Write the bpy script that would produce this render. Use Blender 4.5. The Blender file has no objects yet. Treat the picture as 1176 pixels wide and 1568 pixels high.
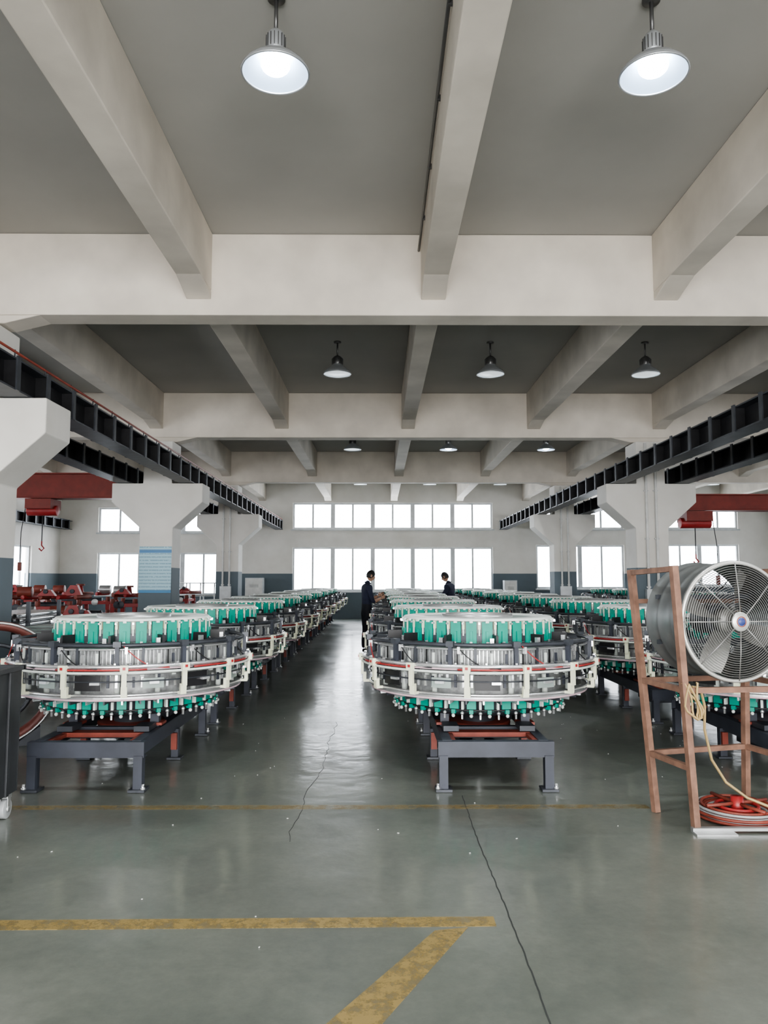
import bpy, bmesh, math, random
from mathutils import Vector, Matrix
random.seed(7)
scene = bpy.context.scene
rad = math.radians
# ------------------------------------------------------------ materials
def mat(name, col, rough=0.5, metal=0.0, var=0.12, scale=6.0, bump=0.0, emit=None, es=0.0, spec=None, rvar=0.0):
    m = bpy.data.materials.new(name); m.use_nodes = True
    nt = m.node_tree; b = nt.nodes["Principled BSDF"]
    b.inputs["Roughness"].default_value = rough
    b.inputs["Metallic"].default_value = metal
    if spec is not None: b.inputs["Specular IOR Level"].default_value = spec
    tc = nt.nodes.new("ShaderNodeTexCoord")
    nz = nt.nodes.new("ShaderNodeTexNoise"); nz.inputs["Scale"].default_value = scale
    nz.inputs["Detail"].default_value = 6
    nt.links.new(tc.outputs["Object"], nz.inputs["Vector"])
    rp = nt.nodes.new("ShaderNodeValToRGB")
    rp.color_ramp.elements[0].position = 0.3; rp.color_ramp.elements[1].position = 0.7
    rp.color_ramp.elements[0].color = tuple(c*(1-var) for c in col)+(1,)
    rp.color_ramp.elements[1].color = tuple(min(1,c*(1+var)) for c in col)+(1,)
    nt.links.new(nz.outputs["Fac"], rp.inputs["Fac"])
    nt.links.new(rp.outputs["Color"], b.inputs["Base Color"])
    if bump:
        bp = nt.nodes.new("ShaderNodeBump"); bp.inputs["Strength"].default_value = bump
        bp.inputs["Distance"].default_value = 0.02
        nt.links.new(nz.outputs["Fac"], bp.inputs["Height"]); nt.links.new(bp.outputs["Normal"], b.inputs["Normal"])
    if emit:
        b.inputs["Emission Color"].default_value = emit+(1,)
        b.inputs["Emission Strength"].default_value = es
    return m

def wall_mat(name, top, low, zsplit):
    m = bpy.data.materials.new(name); m.use_nodes = True
    nt = m.node_tree; b = nt.nodes["Principled BSDF"]; b.inputs["Roughness"].default_value = 0.75
    geo = nt.nodes.new("ShaderNodeTexCoord"); sp = nt.nodes.new("ShaderNodeSeparateXYZ")
    nt.links.new(geo.outputs["Object"], sp.inputs[0])
    gt = nt.nodes.new("ShaderNodeMath"); gt.operation = 'GREATER_THAN'; gt.inputs[1].default_value = zsplit
    nt.links.new(sp.outputs["Z"], gt.inputs[0])
    nz = nt.nodes.new("ShaderNodeTexNoise"); nz.inputs["Scale"].default_value = 1.3; nz.inputs["Detail"].default_value = 8
    nt.links.new(geo.outputs["Object"], nz.inputs["Vector"])
    mx = nt.nodes.new("ShaderNodeMix"); mx.data_type = 'RGBA'
    mx.inputs[6].default_value = low+(1,); mx.inputs[7].default_value = top+(1,)
    nt.links.new(gt.outputs[0], mx.inputs[0])
    m2 = nt.nodes.new("ShaderNodeMix"); m2.data_type = 'RGBA'; m2.blend_type = 'MULTIPLY'; m2.inputs[0].default_value = 1
    rp = nt.nodes.new("ShaderNodeValToRGB"); rp.color_ramp.elements[0].position = .3; rp.color_ramp.elements[1].position = .7
    rp.color_ramp.elements[0].color = (.85, .84, .82, 1); rp.color_ramp.elements[1].color = (1, 1, 1, 1)
    nt.links.new(nz.outputs["Fac"], rp.inputs[0])
    nt.links.new(mx.outputs[2], m2.inputs[6]); nt.links.new(rp.outputs[0], m2.inputs[7])
    nt.links.new(m2.outputs[2], b.inputs["Base Color"])
    bp = nt.nodes.new("ShaderNodeBump"); bp.inputs["Strength"].default_value = .15; bp.inputs["Distance"].default_value = .02
    nt.links.new(nz.outputs["Fac"], bp.inputs["Height"]); nt.links.new(bp.outputs[0], b.inputs["Normal"])
    return m

M_wall = wall_mat("wall_paint", (.74,.72,.68), (.13,.165,.19), 1.8)
M_beam = mat("beam_paint", (.63,.58,.51), .8, 0, .13, 1.5, .25)
M_slab = mat("slab_paint", (.41,.40,.375), .85, 0, .07, .7, .1)
M_pipe = mat("pipe_white", (.6,.6,.58), .4)
M_black = mat("steel_black", (.018,.018,.02), .45, .2, .3)
M_dark = mat("steel_dark_grey", (.05,.055,.065), .45, .3, .25)
M_graphite = mat("graphite_paint", (.042,.047,.062), .5, .1, .2)
M_steel = mat("steel_satin", (.50,.51,.51), .35, .7, .15)
M_steeld = mat("steel_mid_grey", (.34,.35,.35), .42, .3, .3, 25)  # mid-grey steel of the loom's inner drum
M_chrome = mat("chrome", (.75,.76,.77), .25, .8, .05)
M_teal = mat("teal_plastic", (.0,.27,.20), .5, 0, .15)
M_cream = mat("cream_plastic", (.76,.78,.60), .45, 0, .05)
M_white = mat("white_plastic", (.66,.71,.67), .4, 0, .05)
M_pale = mat("pale_panel", (.30,.36,.34), .4, .1, .12)
M_red = mat("red_paint", (.34,.03,.03), .4, 0, .2)
M_redor = mat("red_oxide", (.21,.045,.03), .5, 0, .25)
M_wheel = mat("wheel_maroon", (.12,.035,.028), .45, .1, .3)
M_pink = mat("pink_ring", (.62,.45,.50), .4)
M_maroon = mat("crane_red", (.21,.026,.016), .45, 0, .15)
M_wood = mat("stand_wood", (.20,.112,.078), .65, 0, .3, 12)
M_fan = mat("fan_grey", (.17,.18,.18), .38, .5, .15)
M_fanblade = mat("fan_blade", (.22,.22,.21), .4, .4, .1)
M_rim = mat("fan_rim", (.60,.60,.57), .35, .5, .1)
M_wire = mat("fan_wire", (.28,.28,.27), .4, .6)
M_blue = mat("label_blue", (.05,.07,.22), .4)
M_cable = mat("cable_tan", (.36,.26,.12), .55)
M_rubber = mat("rubber", (.03,.03,.03), .7)
M_frame = mat("window_frame", (.5,.52,.53), .4, .1)
M_bin = mat("bin_grey", (.045,.048,.052), .5, .3, .2)
M_skin = mat("skin", (.42,.25,.17), .5, 0, .05)
M_hair = mat("hair", (.012,.010,.010), .5, 0, .2, 60)
M_shirt = mat("shirt_navy", (.016,.02,.045), .8, 0, .2, 20)
M_trouser = mat("trousers_dark", (.014,.015,.022), .8, 0, .2, 20)
M_shoe = mat("shoe", (.02,.02,.02), .5)
M_eye = mat("eye", (.02,.015,.01), .2)
M_lampbody = mat("lamp_body", (.14,.14,.14), .4, .7)
M_shade = mat("lamp_shade", (.50,.52,.54), .3, .6, .05)
M_shade_in = mat("lamp_reflector", (.32,.40,.50), .35, .1, .02)
M_shade_dim = mat("lamp_reflector_far", (.75,.78,.82), .35, .1, .02, emit=(.8,.95,1.0), es=.5)  # emission makes this reflector glow faintly by itself
M_bulb = mat("lamp_bulb", (1,1,1), .4, 0, 0, emit=(.93,.97,1.0), es=36)
M_bulb_dim = mat("lamp_bulb_dim", (.8,.85,.88), .3, 0, 0, emit=(.9,.97,1.0), es=.6)  # weak glow painted in for the white underside of dim lamps
M_scrap = mat("scrap_white", (.6,.6,.58), .6)
M_sheet = mat("sheet_grey", (.36,.37,.37), .4, .3)

# floor
M_floor = bpy.data.materials.new("polished_concrete"); M_floor.use_nodes = True
nt = M_floor.node_tree; b = nt.nodes["Principled BSDF"]; L = nt.links.new
tc = nt.nodes.new("ShaderNodeTexCoord")
n1 = nt.nodes.new("ShaderNodeTexNoise"); n1.inputs["Scale"].default_value = .8; n1.inputs["Detail"].default_value = 12; n1.inputs["Roughness"].default_value = .7
n2 = nt.nodes.new("ShaderNodeTexNoise"); n2.inputs["Scale"].default_value = 18; n2.inputs["Detail"].default_value = 8; n2.inputs["Roughness"].default_value = .75
n3 = nt.nodes.new("ShaderNodeTexNoise"); n3.inputs["Scale"].default_value = 4.5; n3.inputs["Detail"].default_value = 6
for n in (n1,n2,n3): L(tc.outputs["Object"], n.inputs["Vector"])
rp = nt.nodes.new("ShaderNodeValToRGB"); rp.color_ramp.elements[0].position=.33; rp.color_ramp.elements[1].position=.67
rp.color_ramp.elements[0].color=(.088,.101,.088,1); rp.color_ramp.elements[1].color=(.158,.170,.146,1)
L(n1.outputs["Fac"], rp.inputs[0])
rp2 = nt.nodes.new("ShaderNodeValToRGB"); rp2.color_ramp.elements[0].position=.32; rp2.color_ramp.elements[1].position=.68
rp2.color_ramp.elements[0].color=(.84,.84,.84,1); rp2.color_ramp.elements[1].color=(1.10,1.10,1.09,1)
L(n2.outputs["Fac"], rp2.inputs[0])
mx = nt.nodes.new("ShaderNodeMix"); mx.data_type='RGBA'; mx.blend_type='MULTIPLY'; mx.inputs[0].default_value=1
L(rp.outputs[0], mx.inputs[6]); L(rp2.outputs[0], mx.inputs[7]); L(mx.outputs[2], b.inputs["Base Color"])
b.inputs["Roughness"].default_value=.42
bp = nt.nodes.new("ShaderNodeBump"); bp.inputs["Strength"].default_value=.24; bp.inputs["Distance"].default_value=.02
L(n3.outputs["Fac"], bp.inputs["Height"]); L(bp.outputs[0], b.inputs["Normal"]); L(bp.outputs[0], b.inputs["Coat Normal"])
b.inputs["Specular IOR Level"].default_value=.5
b.inputs["Coat Weight"].default_value=.75; b.inputs["Coat IOR"].default_value=1.5
mr = nt.nodes.new("ShaderNodeMapRange"); mr.inputs["From Min"].default_value=.3; mr.inputs["From Max"].default_value=.7
mr.inputs["To Min"].default_value=.09; mr.inputs["To Max"].default_value=.24
L(n1.outputs["Fac"], mr.inputs["Value"]); L(mr.outputs[0], b.inputs["Coat Roughness"])

# worn yellow paint
M_yellow = bpy.data.materials.new("worn_yellow_paint"); M_yellow.use_nodes = True
nt = M_yellow.node_tree; b = nt.nodes["Principled BSDF"]; out = nt.nodes["Material Output"]
b.inputs["Base Color"].default_value=(.31,.23,.09,1); b.inputs["Roughness"].default_value=.4
tc = nt.nodes.new("ShaderNodeTexCoord"); nz = nt.nodes.new("ShaderNodeTexNoise"); nz.inputs["Scale"].default_value=11; nz.inputs["Detail"].default_value=10; nz.inputs["Roughness"].default_value=.78
nt.links.new(tc.outputs["Object"], nz.inputs["Vector"])
rp = nt.nodes.new("ShaderNodeValToRGB"); rp.color_ramp.elements[0].position=.43; rp.color_ramp.elements[1].position=.54
rp.color_ramp.elements[0].color=(.22,.22,.22,1); rp.color_ramp.elements[1].color=(.8,.8,.8,1)
nt.links.new(nz.outputs["Fac"], rp.inputs[0])
tr = nt.nodes.new("ShaderNodeBsdfTransparent"); ms = nt.nodes.new("ShaderNodeMixShader")
nt.links.new(rp.outputs[0], ms.inputs[0]); nt.links.new(tr.outputs[0], ms.inputs[1]); nt.links.new(b.outputs[0], ms.inputs[2]); nt.links.new(ms.outputs[0], out.inputs[0])
M_yfaint = M_yellow.copy(); M_yfaint.name="faded_yellow_paint"
M_yfaint.node_tree.nodes["Color Ramp"].color_ramp.elements[0].color=(.03,.03,.03,1)
M_yfaint.node_tree.nodes["Color Ramp"].color_ramp.elements[1].color=(.30,.30,.30,1)
M_crack = mat("joint_dark", (.03,.034,.032), .9)

# glass
M_glass = bpy.data.materials.new("window_glass"); M_glass.use_nodes = True
nt = M_glass.node_tree; nt.nodes.remove(nt.nodes["Principled BSDF"]); out = nt.nodes["Material Output"]
tr = nt.nodes.new("ShaderNodeBsdfTransparent"); tr.inputs[0].default_value=(.96,.98,1,1)
gl = nt.nodes.new("ShaderNodeBsdfGlossy"); gl.inputs["Roughness"].default_value=.05
ms = nt.nodes.new("ShaderNodeMixShader"); ms.inputs[0].default_value=.05
nt.links.new(tr.outputs[0], ms.inputs[1]); nt.links.new(gl.outputs[0], ms.inputs[2]); nt.links.new(ms.outputs[0], out.inputs[0])

# poster
M_poster = bpy.data.materials.new("notice_print"); M_poster.use_nodes = True
nt = M_poster.node_tree; b = nt.nodes["Principled BSDF"]; b.inputs["Roughness"].default_value=.4
tc = nt.nodes.new("ShaderNodeTexCoord"); sp = nt.nodes.new("ShaderNodeSeparateXYZ"); nt.links.new(tc.outputs["Generated"], sp.inputs[0])
rp = nt.nodes.new("ShaderNodeValToRGB"); rp.color_ramp.interpolation='CONSTANT'
e = rp.color_ramp.elements; e[0].position=0; e[0].color=(.05,.22,.42,1); e[1].position=.06; e[1].color=(.38,.58,.66,1)
x=e.new(.86); x.color=(.06,.20,.42,1); x=e.new(.93); x.color=(.38,.58,.66,1)
nt.links.new(sp.outputs["Z"], rp.inputs[0])
wv = nt.nodes.new("ShaderNodeMath"); wv.operation='MULTIPLY'; wv.inputs[1].default_value=14; nt.links.new(sp.outputs["Z"], wv.inputs[0])
fr = nt.nodes.new("ShaderNodeMath"); fr.operation='FRACT'; nt.links.new(wv.outputs[0], fr.inputs[0])
gt = nt.nodes.new("ShaderNodeMath"); gt.operation='GREATER_THAN'; gt.inputs[1].default_value=.6; nt.links.new(fr.outputs[0], gt.inputs[0])
nz = nt.nodes.new("ShaderNodeTexNoise"); nz.inputs["Scale"].default_value=25; nt.links.new(tc.outputs["Generated"], nz.inputs["Vector"])
g2 = nt.nodes.new("ShaderNodeMath"); g2.operation='GREATER_THAN'; g2.inputs[1].default_value=.42; nt.links.new(nz.outputs["Fac"], g2.inputs[0])
mm = nt.nodes.new("ShaderNodeMath"); mm.operation='MULTIPLY'; nt.links.new(gt.outputs[0], mm.inputs[0]); nt.links.new(g2.outputs[0], mm.inputs[1])
m5 = nt.nodes.new("ShaderNodeMath"); m5.operation='MULTIPLY'; m5.inputs[1].default_value=.55; nt.links.new(mm.outputs[0], m5.inputs[0])
mx = nt.nodes.new("ShaderNodeMix"); mx.data_type='RGBA'; nt.links.new(m5.outputs[0], mx.inputs[0]); nt.links.new(rp.outputs[0], mx.inputs[6]); mx.inputs[7].default_value=(.10,.22,.32,1)
nt.links.new(mx.outputs[2], b.inputs["Base Color"])

# ------------------------------------------------------------ mesh builder
class MB:
    def __init__(s): s.v=[]; s.f=[]; s.m=[]; s.s=[]; s.mats=[]; s.M=Matrix.Identity(4)
    def mi(s, m):
        if m not in s.mats: s.mats.append(m)
        return s.mats.index(m)
    def add(s, vs, fs, m, smooth=False, M=None):
        T = s.M @ M if M is not None else s.M
        o=len(s.v); s.v += [tuple(T @ Vector(v)) for v in vs]
        k=s.mi(m)
        for f in fs: s.f.append(tuple(i+o for i in f)); s.m.append(k); s.s.append(smooth)
    def box(s, c, d, m, M=None):
        x,y,z=c; a,b_,h=d[0]/2,d[1]/2,d[2]/2
        vs=[(x+i*a,y+j*b_,z+k*h) for i in(-1,1) for j in(-1,1) for k in(-1,1)]
        s.add(vs,[(0,1,3,2),(4,6,7,5),(0,4,5,1),(2,3,7,6),(0,2,6,4),(1,5,7,3)],m,False,M)
    def bx(s, x0,x1,y0,y1,z0,z1,m): s.box(((x0+x1)/2,(y0+y1)/2,(z0+z1)/2),(abs(x1-x0),abs(y1-y0),abs(z1-z0)),m)
    def rbox(s, a, r, z, dr, dt, dz, m):
        s.box((r,0,z),(dr,dt,dz),m,Matrix.Rotation(a,4,'Z'))
    def tube(s, pts, rr, m, k=8, closed=False, caps=True):
        pts=[Vector(p) for p in pts]; n=len(pts)
        if not hasattr(rr,'__len__'): rr=[rr]*n
        vs=[]; up=None
        for i,p in enumerate(pts):
            if closed: t=(pts[(i+1)%n]-pts[i-1])
            else: t=(pts[min(i+1,n-1)]-pts[max(i-1,0)])
            t.normalize()
            if up is None:
                up = Vector((0,0,1)) if abs(t.z)<.9 else Vector((1,0,0))
            x=t.cross(up)
            if x.length<1e-5: x=t.cross(Vector((0,1,0)))
            x.normalize(); y=x.cross(t).normalized(); up=y
            for j in range(k):
                a=2*math.pi*j/k; vs.append(p+(x*math.cos(a)+y*math.sin(a))*rr[i])
        fs=[]
        for i in range(n if closed else n-1):
            i2=(i+1)%n
            for j in range(k):
                j2=(j+1)%k; fs.append((i*k+j,i*k+j2,i2*k+j2,i2*k+j))
        if caps and not closed:
            fs.append(tuple(range(k))[::-1]); fs.append(tuple((n-1)*k+j for j in range(k)))
        s.add(vs,fs,m,True)
    def cyl(s,p0,p1,r,m,r1=None,k=12): s.tube([p0,p1],[r,r if r1 is None else r1],m,k)
    def ring(s,R,z,r,m,n=80,k=6,a0=0,a1=None):
        if a1 is None: s.tube([(R*math.cos(2*math.pi*i/n),R*math.sin(2*math.pi*i/n),z) for i in range(n)],r,m,k,closed=True)
        else: s.tube([(R*math.cos(a0+(a1-a0)*i/n),R*math.sin(a0+(a1-a0)*i/n),z) for i in range(n+1)],r,m,k)
    def lathe(s,prof,m,n=64,smooth=True,M=None,closed=False):
        vs=[]; k=len(prof)
        for i in range(n):
            a=2*math.pi*i/n
            for r,z in prof: vs.append((r*math.cos(a),r*math.sin(a),z))
        fs=[]
        for i in range(n):
            i2=(i+1)%n
            for j in range(k if closed else k-1):
                j2=(j+1)%k
                fs.append((i*k+j,i2*k+j,i2*k+j2,i*k+j2))
        s.add(vs,fs,m,smooth,M)
    def arc(s,r0,r1,z0,z1,a0,a1,m,n=6):
        vs=[];
        for i in range(n+1):
            a=a0+(a1-a0)*i/n; c,d=math.cos(a),math.sin(a)
            vs+=[(r0*c,r0*d,z0),(r1*c,r1*d,z0),(r1*c,r1*d,z1),(r0*c,r0*d,z1)]
        fs=[]
        for i in range(n):
            for j in range(4):
                j2=(j+1)%4; fs.append((i*4+j,i*4+j2,i*4+4+j2,i*4+4+j))
        fs.append((0,1,2,3)); fs.append((n*4+3,n*4+2,n*4+1,n*4))
        s.add(vs,fs,m,False)
    def prism(s,poly,a0,a1,m,axis='Y'):
        def P(u,v,a): return (u,a,v) if axis=='Y' else ((a,u,v) if axis=='X' else (u,v,a))
        n=len(poly); vs=[P(u,v,a0) for u,v in poly]+[P(u,v,a1) for u,v in poly]
        fs=[tuple(range(n)),tuple(range(2*n-1,n-1,-1))]+[(i,(i+1)%n,n+(i+1)%n,n+i) for i in range(n)]
        s.add(vs,fs,m,False)
    def sphere(s,c,r,m,n=12,M=None):
        if not hasattr(r,'__len__'): r=(r,r,r)
        vs=[];fs=[]; h=n//2+2
        for i in range(h+1):
            p=math.pi*i/h
            for j in range(n):
                a=2*math.pi*j/n; vs.append((c[0]+r[0]*math.sin(p)*math.cos(a),c[1]+r[1]*math.sin(p)*math.sin(a),c[2]+r[2]*math.cos(p)))
        for i in range(h):
            for j in range(n): fs.append((i*n+j,(i+1)*n+j,(i+1)*n+(j+1)%n,i*n+(j+1)%n))
        s.add(vs,fs,m,True,M)
    def mesh(s,name,bevel=0):
        me=bpy.data.meshes.new(name); me.from_pydata(s.v,[],s.f)
        for m in s.mats: me.materials.append(m)
        me.polygons.foreach_set("material_index",s.m); me.polygons.foreach_set("use_smooth",s.s)
        bm=bmesh.new(); bm.from_mesh(me); bmesh.ops.recalc_face_normals(bm,faces=bm.faces); bm.to_mesh(me); bm.free()
        me.update(); return me
    def build(s,name,bevel=0,loc=(0,0,0),rot=0):
        me=s.mesh(name); o=bpy.data.objects.new(name,me); scene.collection.objects.link(o)
        o.location=loc; o.rotation_euler=(0,0,rot)
        if bevel:
            md=o.modifiers.new("bevel",'BEVEL'); md.width=bevel; md.segments=2; md.limit_method='ANGLE'; md.angle_limit=rad(40)
        return o
def place(me,name,loc,rot=0):
    o=bpy.data.objects.new(name,me); scene.collection.objects.link(o); o.location=loc; o.rotation_euler=(0,0,rot); return o

# ------------------------------------------------------------ layout constants
XL,XR,YB,YF = -12.8,16.4,-5.5,31.0
ZC,ZG,ZS = 5.51,4.55,4.83
GIRD=[1.2, 8.7, 16.25, 23.75]
COLX=[-4.6,5.68]

# floor / ceiling
mb=MB(); mb.bx(XL-.25,XR+.25,YB-.25,YF+.25,-.2,0,M_floor); mb.build("floor")
mb=MB(); mb.bx(XL-.25,XR+.25,YB-.25,YF+.25,ZC,ZC+.2,M_slab); mb.build("ceiling")

def wall(name,axis,p0,p1,u0,u1,holes,z1=ZC):
    us=sorted({u0,u1,*[h[0] for h in holes],*[h[1] for h in holes]})
    zs=sorted({0,z1,*[h[2] for h in holes],*[h[3] for h in holes]})
    mb=MB()
    for i in range(len(us)-1):
        run=None
        for j in range(len(zs)-1):
            cu=(us[i]+us[i+1])/2; cz=(zs[j]+zs[j+1])/2
            hole=any(h[0]<cu<h[1] and h[2]<cz<h[3] for h in holes)
            if not hole:
                if run is None: run=zs[j]
                end=zs[j+1]
            if (hole or j==len(zs)-2) and run is not None:
                if axis=='Y': mb.bx(us[i],us[i+1],p0,p1,run,end,M_wall)
                else: mb.bx(p0,p1,us[i],us[i+1],run,end,M_wall)
                run=None
    return mb.build(name)
farh=[(-3.47,4.6,3.59,4.66),(-3.47,4.6,1.10,2.86),
      (-11.3,-6.2,3.45,4.46),(-11.3,-6.2,.95,2.64),
      (6.35,9.9,3.6,4.45),(6.35,9.9,1.2,2.95),
      (11.4,14.55,3.6,4.45),(11.4,14.55,1.3,2.98)]
wall("wall_far",'Y',YF,YF+.24,XL-.24,XR+.24,farh)
lefth=[(y,y+4,1.0,2.8) for y in (2,9.5,17,24.5)]+[(y,y+4,3.5,4.4) for y in (2,9.5,17)]
righth=[(y,y+4,1.0,2.8) for y in (2,9.5,17,24.5)]
wall("wall_left",'X',XL-.24,XL,YB,YF,lefth)
wall("wall_right",'X',XR,XR+.24,YB,YF,righth)
backh=[(-3.6,4.6,0,4.3),(-11.5,-6,1,4.2),(7,13,1,4.2)]
wall("wall_back",'Y',YB-.24,YB,XL-.24,XR+.24,backh)

def window(idx,axis,p,h,n):
    u0,u1,z0,z1=h; mb=MB(); t=.07
    def B(a,b_,c,d,m,th=.08):
        if axis=='Y': mb.bx(a,b_,p-th/2,p+th/2,c,d,m)
        else: mb.bx(p-th/2,p+th/2,a,b_,c,d,m)
    e=.002
    B(u0+e,u1-e,z0+e,z0+t,M_frame); B(u0+e,u1-e,z1-t,z1-e,M_frame); B(u0+e,u0+t,z0+t,z1-t,M_frame); B(u1-t,u1-e,z0+t,z1-t,M_frame)
    w=(u1-u0)/n
    for i in range(n):
        a=u0+i*w
        if i: B(a-.085,a+.085,z0+t,z1-t,M_frame,.09)
        c=a+w/2; B(c-.035,c+.035,z0+t,z1-t,M_frame,.06)
    B(u0+t,u1-t,z0+t,z1-t,M_glass,.01)
    mb.build("window_%d"%idx)
wi=1
for h in farh: window(wi,'Y',YF+.12,h,max(2,round((h[1]-h[0])/1.6))); wi+=1
for h in lefth: window(wi,'X',XL-.12,h,3); wi+=1
for h in righth: window(wi,'X',XR+.12,h,3); wi+=1
ti=1
for h in farh:
    mb=MB(); mb.bx(h[0]-.06,h[1]+.06,YF-.06,YF-.001,h[2]-.06,h[2]-.001,M_frame); mb.build("trim_%d"%ti,.005); ti+=1

# beams
for y in GIRD:
    mb=MB(); mb.bx(XL+.005,XR-.005,y-.17,y+.17,ZG,ZC-.002,M_beam)
    for cx in COLX:
        mb.prism([(cx-.75,ZG),(cx-.34,ZG-.10),(cx+.34,ZG-.10),(cx+.75,ZG)],y-.165,y+.165,M_beam)
    mb.build("ceiling_girder",.012)
SECX=[-10.05,-7.4,-4.7,-2.05,.62,3.28,5.95,8.6,11.3,14.0]
gy=sorted(set([YB]+GIRD+[YF]))
for x in SECX:
    mb=MB()
    for a,b_ in zip(gy[:-1],gy[1:]):
        a2=a+(.17 if a in GIRD else .002); b2=b_-(.17 if b_ in GIRD else .002)
        mb.bx(x-.14,x+.14,a2,b2,ZS,ZC-.002,M_beam)
        for yy,sg in ((a2,1),(b2,-1)):
            mb.prism([(yy,ZS),(yy+sg*.5,ZS),(yy,ZS-.10)],x-.139,x+.139,M_beam,'X')
    mb.build("ceiling_joist",.01)
mb=MB(); mb.cyl((.62-.165,1.4,5.30),(.62-.165,8.5,5.30),.014,M_lampbody)
for y in range(2,9): mb.box((.62-.155,y-.3,5.30),(.03,.02,.045),M_lampbody)
mb.build("ceiling_conduit")

# columns with corbels
for cx in COLX:
    for y in [1.2,8.7,16.25,23.75]:
        mb=MB(); h=.34; w=.94
        poly=[(-h,0),(h,0),(h,2.62),(w,3.16),(w,3.55),(h-.04,3.55),(h-.04,ZG-.11),(-h+.04,ZG-.11),(-h+.04,3.55),(-w,3.55),(-w,3.16),(-h,2.62)]
        mb.prism(poly,-h,h,M_wall)
        mb.build("column",.015,(cx,y,0))
for (cx,y) in [(5.68,16.25),(-4.6,23.75),(5.68,23.75)]:
    mb=MB()
    for dx in (-.12,.08):
        mb.cyl((dx,-.04,.9),(dx,-.04,4.4),.028,M_pipe)
        for z in (1.4,2.4,3.4,4.2): mb.box((dx,-.02,z),(.09,.04,.03),M_steel)
    mb.box((-.02,-.065,1.15),(.34,.12,.42),M_frame)
    mb.build("electrical_conduit",.004,(cx,y-.345,0))

mb=MB(); mb.box((0,0,0),(.66,.015,.95),M_poster); mb.build("notice_board",0,(-4.6,16.25-.352,1.76))

# crane rails
def rail(x,y0,y1,red=False):
    mb=MB(); zb=3.555
    mb.bx(x-.15,x+.15,y0,y1,zb,zb+.02,M_dark)
    mb.bx(x-.15,x+.15,y0,y1,zb+.33,zb+.35,M_dark)
    mb.bx(x-.01,x+.01,y0,y1,zb+.02,zb+.33,M_black)
    mb.bx(x-.03,x+.03,y0,y1,zb+.35,zb+.39,M_dark)
    y=y0+.3
    while y<y1:
        mb.bx(x-.15,x+.15,y,y+.02,zb+.02,zb+.33,M_black)
        for s in (-1,1):
            mb.bx(x+s*.15,x+s*.17,y-.03,y+.05,zb+.0,zb+.37,M_dark)
        y+=.75
    if red:
        mb.cyl((x+.12,y0,zb+.42),(x+.12,y1,zb+.42),.014,M_redor)
        y=y0+.3
        while y<y1: mb.cyl((x+.12,y,zb+.35),(x+.12,y,zb+.44),.008,M_dark,k=6); y+=.75
    return mb.build("crane_runway_rail")
rail(-4.0,-5,30.9,True); rail(-5.3,-5,30.9); rail(5.0,-5,30.9); rail(6.35,-5,30.9)
rail(-12.45,-5,30.9); rail(16.1,-5,30.9)
mb=MB()
for y in (1.2,8.7,16.25,23.75):
    for x0,x1 in ((XL+.002,-12.2),(XR-.002,15.85)):
        mb.prism([(x0,2.9),(x0,3.55),(x1,3.55),(x1,3.3)],y-.2,y+.2,M_wall)
mb.build("wall_corbels")

def crane(x0,x1,y,z0,z1,f,name):
    mb=MB(); d=1 if x1>x0 else -1
    mb.bx(x0,x1,y-.16,y+.16,z0+.03,z1-.03,M_maroon)
    mb.bx(x0,x1,y-.22,y+.22,z0,z0+.03,M_maroon)
    mb.bx(x0,x1,y-.22,y+.22,z1-.03,z1,M_maroon)
    for xe in (x0,x1):
        mb.bx(xe-.12,xe+.12,y-.9,y+.9,z0+.02,z0+.3,M_maroon)
        for yy in (y-.7,y+.7): mb.cyl((xe-.15,yy,z0+.16),(xe+.15,yy,z0+.16),.12,M_dark)
    xm=x0+(x1-x0)*f
    mb.bx(xm-.3,xm+.3,y-.3,y+.3,z0-.25,z0-.02,M_maroon); mb.cyl((xm-.35,y,z0-.28),(xm+.35,y,z0-.28),.12,M_red)
    mb.cyl((xm,y,z0-.3),(xm,y,z0-1.0),.012,M_black); mb.tube([(xm,y,z0-1),(xm,y,z0-1.1),(xm+.06,y,z0-1.17),(xm,y,z0-1.23),(xm-.06,y,z0-1.17)],.018,M_red)
    mb.tube([(xm+.4*d,y,z0-.1),(xm+.45*d,y-.1,z0-.8),(xm+.45*d,y-.1,z0-1.5)],.01,M_rubber); mb.box((xm+.45*d,y-.1,z0-1.6),(.08,.06,.2),M_redor)
    mb.build(name,.006)
crane(-5.62,-12.1,18.2,3.46,4.06,.36,"overhead_crane"); crane(6.80,15.65,17.75,3.14,3.52,.06,"overhead_crane")
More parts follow.
